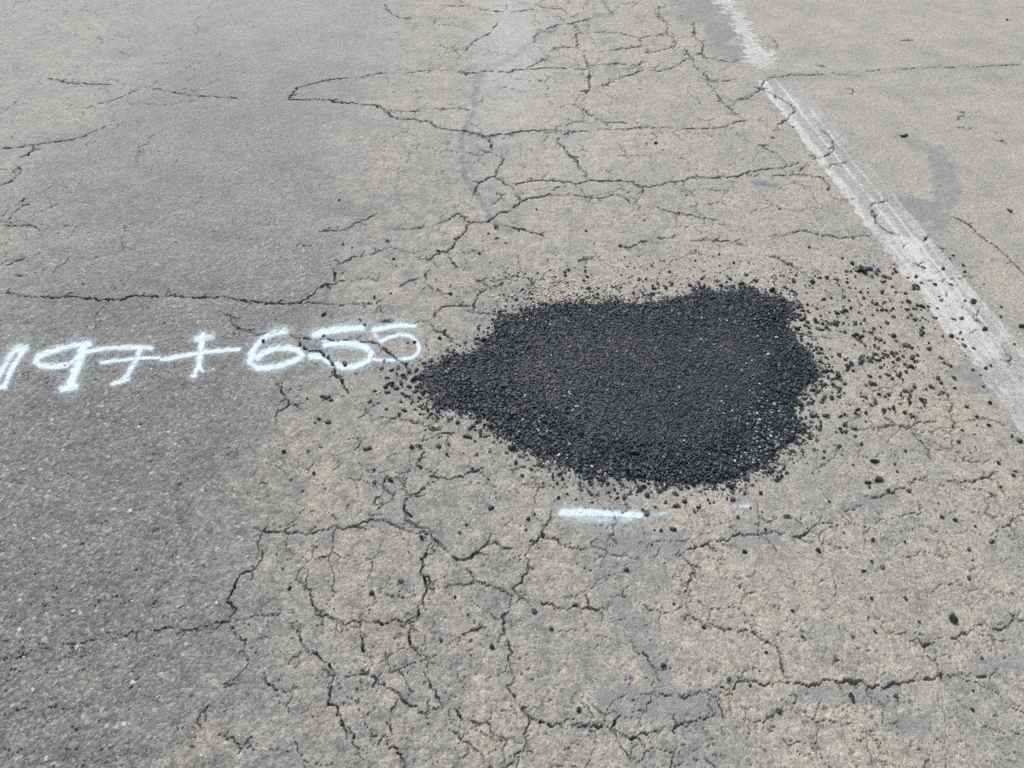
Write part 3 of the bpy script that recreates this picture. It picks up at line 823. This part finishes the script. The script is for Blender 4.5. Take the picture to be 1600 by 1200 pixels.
M_SPRAY = paint_mat('white_spray_paint', (.56, .66, .675), (.51, .61, .63), .5, .6, .85)
M_LINE = paint_mat('worn_line_paint', (.52, .517, .48), (.43, .432, .41), .40, .75, 1.25)
OPEN = sstep(.008, .003, CUT)              # no paint down in the cracks

GLY = [
 ('digit', 'painted digit one cut by the left picture edge', [([(40,543),(28,560),(16,582),(6,604)], 6, 1), ([(22,547),(8,570),(-6,598)], 7, .9), ([(40,544),(26,546)], 8, 1.0), ([(-6,606),(9,606)], 4, 1)]),
 ('digit', 'painted digit nine with a broad stem', [([(140,538),(112,540),(82,548),(60,557),(55,565),(64,571),(84,573),(104,570)], 6, 1.1), ([(131,541),(126,556),(119,575),(113,592),(108,604)], 9, 1.15), ([(97,608),(118,604)], 6, 1.2), ([(110,567),(124,556)], 5, .9), ([(128,533),(150,533)], 9, .28)]),
 ('digit', 'painted digit seven with a crossbar', [([(134,550),(160,545),(190,543),(218,543),(236,544)], 4.5, 1.1), ([(220,545),(213,562),(203,580),(194,592)], 6, .95), ([(176,600),(190,596),(201,592)], 4, 1), ([(158,567),(185,563),(215,560),(250,559)], 3.2, 1.1)]),
 ('plus_sign', 'painted plus sign with a blotted upper end', [([(252,561),(262,561),(285,556),(315,551),(345,548),(373,546)], 4, 1.1), ([(318,524),(315,536),(313,552),(311,566),(310,574)], 6, 1.1), ([(308,530),(330,527)], 8, .85), ([(310,572),(303,588)], 4.5, 1.0), ([(311,572),(317,580)], 4, 1.0), ([(300,588),(306,587)], 4, 1)]),
 ('digit', 'painted digit six', [([(446,518),(428,521),(412,529),(400,541),(391,556),(391,567),(402,575),(420,575),(440,571),(460,564),(472,556),(466,548),(450,544),(430,545),(412,551),(402,560)], 6.5, 1.05), ([(396,548),(392,566)], 7, 1.0)]),
 ('digit', 'thickly painted digit five beside the six', [([(492,523),(515,517),(540,514),(566,512)], 7, 1.1), ([(500,523),(507,532),(511,539)], 7, .8), ([(508,539),(530,536),(552,537),(572,543),(580,552),(577,561),(566,568),(552,573),(535,574),(520,569),(508,562)], 6, 1.1), ([(520,543),(560,543)], 6, .55), ([(486,557),(506,557)], 6, 1.2)]),
 ('digit', 'thinly painted digit five nearest the patch', [([(584,516),(605,511),(628,508),(648,509)], 5, 1.1), ([(583,518),(588,527),(594,534)], 5, .75), ([(594,534),(608,527),(624,523),(640,525),(651,533),(655,544),(653,553),(643,559),(625,562),(604,563),(584,561)], 3.4, 1.1)]),
]
number = bpy.data.objects.new('painted_number', None); C.objects.link(number)
number['label'] = 'white hand-sprayed number 197+655 on the road left of the patch'
number['category'] = 'road marking'
glyph_d = []
for nm, lab, strokes in GLY:
    dd = np.zeros_like(Z)
    allp = np.array([p for s in strokes for p in s[0]])
    v0, v1 = allp[:, 1].min() - 40, allp[:, 1].max() + 40
    for pts, hwpx, st in strokes:
        D = poly_d(pts)
        np.maximum(dd, 1.06 * st * np.exp(-1.0 * (np.maximum(0, D + NZ * .7) / (hwpx * 1.0)) ** 1.7), out=dd)
        np.maximum(dd, .60 * st * np.exp(-np.maximum(0, D - hwpx * .4) / (hwpx * 1.5)), out=dd)   # overspray
    glyph_d.append(dd * OPEN * (.74 + .5 * agg))
GD = np.stack([q.ravel()[quads].max(1) for q in glyph_d])
win = GD.argmax(0)
for q, (nm, lab, _) in enumerate(GLY):
    skin(nm, glyph_d[q], M_SPRAY, number, .09, .0008, win == q, label=lab)

dash = np.zeros_like(Z)
for pts, hwpx, st in [([(878,801),(900,801),(930,802)], 7, 1.1), ([(905,799),(960,803),(1000,804)], 6, 1.15), ([(1000,804),(1022,803),(1046,801)], 5, .5), ([(890,806),(940,812),(985,810)], 11, .55), ([(945,820),(965,832)], 10, .25), ([(1050,803),(1100,798),(1145,793)], 4, .22), ([(1146,791),(1168,791)], 4, .62)]:
    D = poly_d(pts)
    np.maximum(dash, 1.2 * st * np.exp(-(np.maximum(0, D + NZ * 1.6) / hwpx) ** 2), out=dash)
    np.maximum(dash, .62 * st * np.exp(-np.maximum(0, D - hwpx * .3) / (hwpx * 1.3)), out=dash)
skin('painted_dash', dash * OPEN * (.70 + .5 * agg), M_SPRAY, None, .09, .0008, label='short white sprayed dash on the road below the black patch', category='road marking')

# the worn edge line
lat = (S - .753) / (.845 - .753)           # 0 at its left edge, 1 at its right edge
lat = lat + (fbm(X, Y, .03, 4, 71) - .5) * .17
body = sstep(-.03, .05, lat) * sstep(1.05, .93, lat)
along = V
wear = fbm(X, Y, .16, 4, 72)
stre = vn(X * 0, (S * 2.14), .006, 73) * .5 + vn(X * 0, S * 2.14, .014, 74) * .5
line = body * (.60 + .5 * (wear - .5) + .16 * (stre - .5))
left = sstep(-.04, .04, lat) * sstep(.30, .16, lat + (wear - .5) * .3)
line = np.maximum(line, left * (.86 - .25 * sstep(300, 420, V) + .5 * (wear - .5)))
for c0, c1, wd, st, va, vb in [(.47, .47, .035, 1.0, 120, 500), (.72, .70, .032, .95, 165, 540), (.955, .95, .035, .75, 225, 690), (.30, .33, .03, .5, 300, 560)]:
    rawlat = (S - .753) / .092 + (vn(X, Y, .035, 76) - .5) * .035
    cc = c0 + (c1 - c0) * np.clip((V - va) / 300, 0, 1)
    line = np.maximum(line, st * sstep(wd * 1.3, wd * .4, np.abs(rawlat - cc)) * sstep(va - 6, va + 6, V) * sstep(vb + 60, vb - 60, V) * (.55 + .8 * wear))
line = np.maximum(line, body * sstep(300, 380, V) * (.64 + .9 * (wear - .5) + .45 * (stre - .5)))
line = np.maximum(line, body * sstep(520, 620, V) * (.77 + .9 * (wear - .5) + .3 * (stre - .5)))
line *= sstep(118, 128, V + NZ * 3)
# upper stretch beyond the seam: flaked remains
flk = poly_d([(1118,-30),(1132,0),(1150,18),(1160,42),(1172,66)])
NZ2 = (fbm(X * .6, Y, .022, 3, 77) - .5) * 2.4
up = sstep(16, 11, flk + NZ * 6 + NZ2 * 12) * (V < 74 + NZ2 * 6)
upb = sstep(22, 15, poly_d([(1176,84),(1198,98)]) + NZ * 5 + NZ2 * 12) * sstep(112, 108, V + NZ2 * 4)
line = np.maximum(line, np.maximum(up, upb) * (.75 + .5 * (wear - .5)))
line = np.clip(line, 0, 1.2)
# patches of bare road inside the line
line *= sstep(.15, .30, fbm(X, Y, .028, 3, 75) + .12)
skin('edge_line', line * OPEN * (.72 + .5 * agg), M_LINE, None, .12, .0009, label='worn white painted line running down the right side of the road', category='road marking')

# ------------------------------------------------------------------ loose crumbs of fresh asphalt
BIG = [
 (1487,967,16,'round black lump alone on bare asphalt above the lower right crack'),(1365,722,14,'upper of two large black lumps right of the patch'),(1371,751,15,'lower of two large black lumps right of the patch'),
 (508,622,13,'large black lump below the first painted five'),(1340,530,18,'largest ragged black lump between patch and white line'),(1345,563,15,'dark lump just below the largest ragged lump by the patch'),
 (1337,646,16,'flat black lump at the crack right of the patch'),(775,355,13,'black lump on the bluish streak above the patch'),(711,380,11,'black lump in the crack above the patch\'s left end'),
 (1413,213,11,'single black lump right of the white line, near the grey stain'),(1577,331,10,'black crumb far right of the white line'),(1467,1057,11,'dark lump sitting on the long lower right crack'),
 (1308,1030,10,'grey-black pebble above the lower right crack'),(1330,1090,12,'black lump on the stain under the lower right crack'),(610,751,11,'black lump on a short crack left of the patch\'s near edge'),
 (575,701,12,'black lump alone below the painted fives'),(513,660,10,'black lump under the large lump below the painted five'),(610,600,15,'wide black clump beside the patch\'s left tip'),
 (632,617,14,'black clump right under the patch\'s left tip'),(655,698,11,'right one of two touching lumps below the left tip'),(643,698,10,'left one of two touching lumps below the left tip'),
 (640,805,11,'black lump above the crack left of the painted dash'),(660,842,10,'dark lump in the bend of the crack left of the dash'),(1430,450,13,'large black lump on the left border of the white line'),
 (1520,472,10,'black lump near the right border of the white line'),(1425,650,11,'black lump above the branching crack right of the patch'),(506,492,8,'black crumb above the first painted five'),
 (412,533,7,'black crumb on the painted six'),(538,569,9,'black crumb on the lower curve of the first painted five'),(1025,224,0,''),(1593,689,9,'black lump at the right picture edge below the white line'),
]
MORE = '517,626,7 480,623,5 470,603,4 492,660,6 443,706,8 482,705,9 501,698,8 685,697,11 745,710,9 765,704,8 730,683,13 605,613,9 640,621,9 586,611,6 1358,761,6 1311,697,8 1295,784,6 1317,833,5 1363,844,8 1361,878,7 1348,893,8 1519,876,5 1367,988,7 1414,936,7 1518,1109,8 1533,1029,7 1435,972,7 1513,904,7 1361,633,8 1390,616,7 1580,682,7 1560,724,7 1585,737,7 1269,441,10 1318,465,8 1380,441,9 1460,445,8 1485,445,8 1442,418,7 1378,455,8 1317,488,8 1278,515,9 1262,487,8 1305,507,10 1415,540,10 1507,425,6 1505,415,6 1595,510,10 1538,515,9 1485,525,9 1502,498,9 1470,560,9 1540,576,8 1410,594,10 1465,591,9 1573,32,5 530,312,6 536,382,6 550,388,6 605,377,6 615,405,7 619,415,5 684,392,7 776,372,7 790,380,5 505,525,8 611,459,5 585,465,8 704,446,5 781,446,6 648,535,7 637,535,7 600,565,9 1024,224,6 1010,224,5 1035,234,5 1239,198,4 1207,215,6 1378,458,7 1344,418,12 1356,421,14 1368,428,12 1380,433,10 1390,435,8 1330,412,9 1322,425,10 1350,427,12 1340,424,10 620,585,9 626,598,11 640,604,9 648,612,10 655,622,9 630,640,6 622,575,8 635,568,9 1460,497,8 1430,500,9 1440,520,9 1500,520,8 1520,545,7 1385,505,10 1350,500,9 1335,505,8 1310,555,9 1330,570,8 1290,560,9 1300,600,9 1310,620,8 1320,600,8 1285,625,8 1290,650,10 1320,665,9 1335,670,8 1280,670,8 1255,690,9 1265,685,8 1240,705,7 925,785,6 935,770,7 960,765,7 985,770,9 1010,775,10 1030,768,8 1055,772,9 1075,762,8 1095,768,7 1040,785,6 1060,790,8 1120,765,6 1000,765,9 975,778,7 596,575,8 604,590,10 612,578,8 618,606,12 628,588,9 638,580,10 646,594,11 652,604,9 660,612,10 644,628,10 656,634,9 668,640,8 680,648,8 700,655,9 715,660,8 735,668,10 750,675,9 1100,448,9 1120,440,10 1140,436,9 1085,455,8 1160,444,9 1180,440,10 1205,455,11 1225,450,9 1240,462,10 1250,480,9 1255,500,10 1245,515,9 1060,462,8 1040,452,7 1265,520,9 1275,545,10 1290,580,11 1295,570,9 1270,610,10 1262,630,9 1268,650,9 1360,520,9 1372,545,8 1395,525,9 1440,480,10 1470,470,8 1490,500,9 1505,540,8 1450,545,9 1425,575,8'
items = [(a, b, c, d) for a, b, c, d in BIG if c] + [(*[float(q) for q in t.split(',')], '') for t in MORE.split()]

# random crumbs thrown out around the patch
cand_u = rng.uniform(380, 1640, 90000); cand_v = rng.uniform(120, 1150, 90000)
cx, cy = ground(cand_u, cand_v)
dd = psd(cx, cy)
area = mpp(cand_v) ** 2 * 1.0
out = np.maximum(0, -dd)
ang = np.arctan2(cy - pcy, cx - pcx)
side = 0.16 + 1.0 * np.exp(-((cand_u - 1350) / 120) ** 2 - ((cand_v - 545) / 105) ** 2) + .5 * np.exp(-((cand_u - 640) / 70) ** 2 - ((cand_v - 590) / 50) ** 2) \
    + .55 * np.exp(-((cand_u - 1080) / 140) ** 2 - ((cand_v - 440) / 26) ** 2) + .35 * np.exp(-((cand_u - 990) / 130) ** 2 - ((cand_v - 772) / 18) ** 2) + .25 * np.exp(-((cand_u - 720) / 60) ** 2 - ((cand_v - 690) / 40) ** 2)
pr = (.17 * np.exp(-out / .10) + .055 * np.exp(-out / .35) + .0022) * side
pr += .17 * np.exp(-np.abs((cand_u - 1385) / 125) ** 3 - np.abs((cand_v - 530) / 120) ** 3) * (dd < -.004)
pr *= 4.2 * fbm(cx, cy, .07, 3, 81) ** 2.2
k = (dd < -.004) & (rng.random(len(dd)) < pr)
cu2, cv2, cx, cy, out = cand_u[k], cand_v[k], cx[k], cy[k], out[k]
cr = (.0017 + .0068 * rng.random(len(cx)) ** 2.3) * np.clip(1.15 - out * .45, .6, 1.2)
need = 300 - len(items)
ordr = np.argsort(-cr)
solo_i, rest_i = ordr[:need], ordr[need:]
for q in solo_i:
    items.append((float(cu2[q]), float(cv2[q]), float(2 * cr[q] / mpp(cv2[q])), ''))


def zone(u, v, px_):
    """label and group of an ordinary crumb: its size, then what it lies on or beside"""
    s = (u - 650) / (v + 580)
    sz_ = 'tiny' if px_ < 5.5 else ('small' if px_ < 8.5 else 'larger')
    if s > .86: return sz_ + ' black crumb on the shoulder right of the white line', 'crumbs on the shoulder'
    if s > .745 and v > 120:
        return '%s black asphalt crumb on the worn white line, %s' % (sz_, 'beyond the patch' if v < 450 else ('level with the patch\'s upper half' if v < 540 else 'level with the patch\'s lower half')), 'crumbs on the white line'
    if v < 340: return sz_ + ' black crumb far up the cracked road ' + ('left of the bluish streak' if u < 740 else 'right of the bluish streak'), 'crumbs far up the road'
    if u > 1215 and v < 620:
        a = 'close to the patch\'s right edge' if u < 1300 else ('midway from patch to white line' if s < .66 else 'close to the white line')
        b = 'beyond the patch corner' if v < 450 else ('above the largest ragged lump' if v < 515 else ('beside the largest ragged lump' if v < 550 else 'below the largest ragged lump'))
        return '%s black crumb %s, %s' % (sz_, a, b), 'crumbs between patch and line'
    if u > 1215 and v < 760:
        a = 'touching distance from the patch\'s lower right edge' if u < 1290 else ('left of the branching crack' if u < 1400 else 'among the branching cracks below the white line')
        return '%s black crumb %s' % (sz_, a), 'crumbs by the lower right edge'
    if v > 820: return '%s black crumb on the bare cracked road in front, %s' % (sz_, 'left half' if u < 800 else ('above the long lower right crack' if v < 1060 else 'below the long lower right crack')), 'crumbs in front'
    if v > 735: return '%s black crumb %s' % (sz_, 'left of the sprayed dash' if u < 870 else ('between the patch and the sprayed dash' if u < 1060 else 'right of the sprayed dash')), 'crumbs by the sprayed dash'
    if u < 560 and v > 480: return sz_ + ' black crumb beside the sprayed number', 'crumbs beside the number'
    if u < 800 and v > 640: return '%s black crumb below the patch\'s left tip, %s' % (sz_, 'far from the patch' if u < 660 else 'near its lower left edge'), 'crumbs below the left tip'
    if u < 800 and v > 500: return '%s black crumb beside the patch\'s left tip, %s' % (sz_, 'near the last painted five' if v < 580 else 'under the last painted five'), 'crumbs beside the left tip'
    return '%s black crumb beyond the patch\'s far edge, %s' % (sz_, 'left end' if u < 860 else ('middle' if u < 1060 else 'right end')), 'crumbs beyond the far edge'


for (u, v, px_, lab) in items:
    x, y = ground(u, v); x, y = float(x), float(y)
    r = px_ * float(mpp(v)) * (.62 if lab else .52)
    if lab and px_ >= 11 and px_ < 16 and not lab.startswith('round'):
        me = ME_CL[random.randrange(8)]
    elif px_ >= 16 and not lab.startswith('round'):
        me = ME_CL[random.randrange(8)]
    elif lab.startswith('round'):
        me = ME_ROUND[0]
        wide = 1.0
    elif px_ >= 9:
        me = random.choice(ME_CL + ME_MD)
    else:
        me = ME_MD[random.randrange(14)]
    if ' of two large black lumps' in lab:
        me = ME_ROUND[1 + (v > 735)]
    flat = 1.0 if lab.startswith('round') else random.uniform(.5, .85)
    wide = 1.0 if lab.startswith('round') else random.uniform(.95, 1.25)
    o = place('asphalt_crumb', me, x, y, r, random.uniform(.1, .5), .12, sq=(wide, random.uniform(.65, 1.0), flat))
    if 'grey-black' in lab:
        o['tone'] = .74
    zl, zg = zone(u, v, px_)
    if len(zl.replace("'", ' ').split()) < 16:
        zl = ('ragged ' if me in ME_CL else 'angular ') + zl
    o['label'] = lab or zl
    o['category'] = 'asphalt crumb'
    o['group'] = zg if not lab else 'loose asphalt lumps'

sel = rest_i
rz = road_z(cx[sel], cy[sel])
cm = scatter_mesh('asphalt_crumbs', SM, np.stack([cx[sel], cy[sel], rz + cr[sel] * .35], 1), cr[sel], rng.uniform(.1, .65, len(sel)))
link('asphalt_crumbs', cm, None, M_JOIN, kind='stuff', label='fine black crumbs of fresh asphalt scattered around the patch', category='crumbs')

# pale chips and dust-sized stones along the far rim of the patch
n = 1500
pu = np.concatenate([rng.normal(900, 90, n // 2), rng.uniform(780, 1240, n // 2)]); pv = np.concatenate([rng.normal(463, 13, n // 2), rng.normal(440, 26, n // 2)])
x, y = ground(pu, pv); dd = psd(x, y); k = (dd < .012) & (dd > -.25)
x, y = x[k], y[k]; r = .0016 + .0040 * rng.random(len(x)) ** 2.2
pm = scatter_mesh('stone_chips', SM, np.stack([x, y, road_z(x, y) + np.where(psd(x, y) > -.004, .008, 0) + r * .3], 1), r, np.where(rng.random(len(x)) < .55, rng.uniform(.93, 1, len(x)), rng.uniform(.1, .6, len(x))))
link('stone_chips', pm, None, M_JOIN, kind='stuff', label='pale and dark stone chips along the far rim of the patch', category='chips')
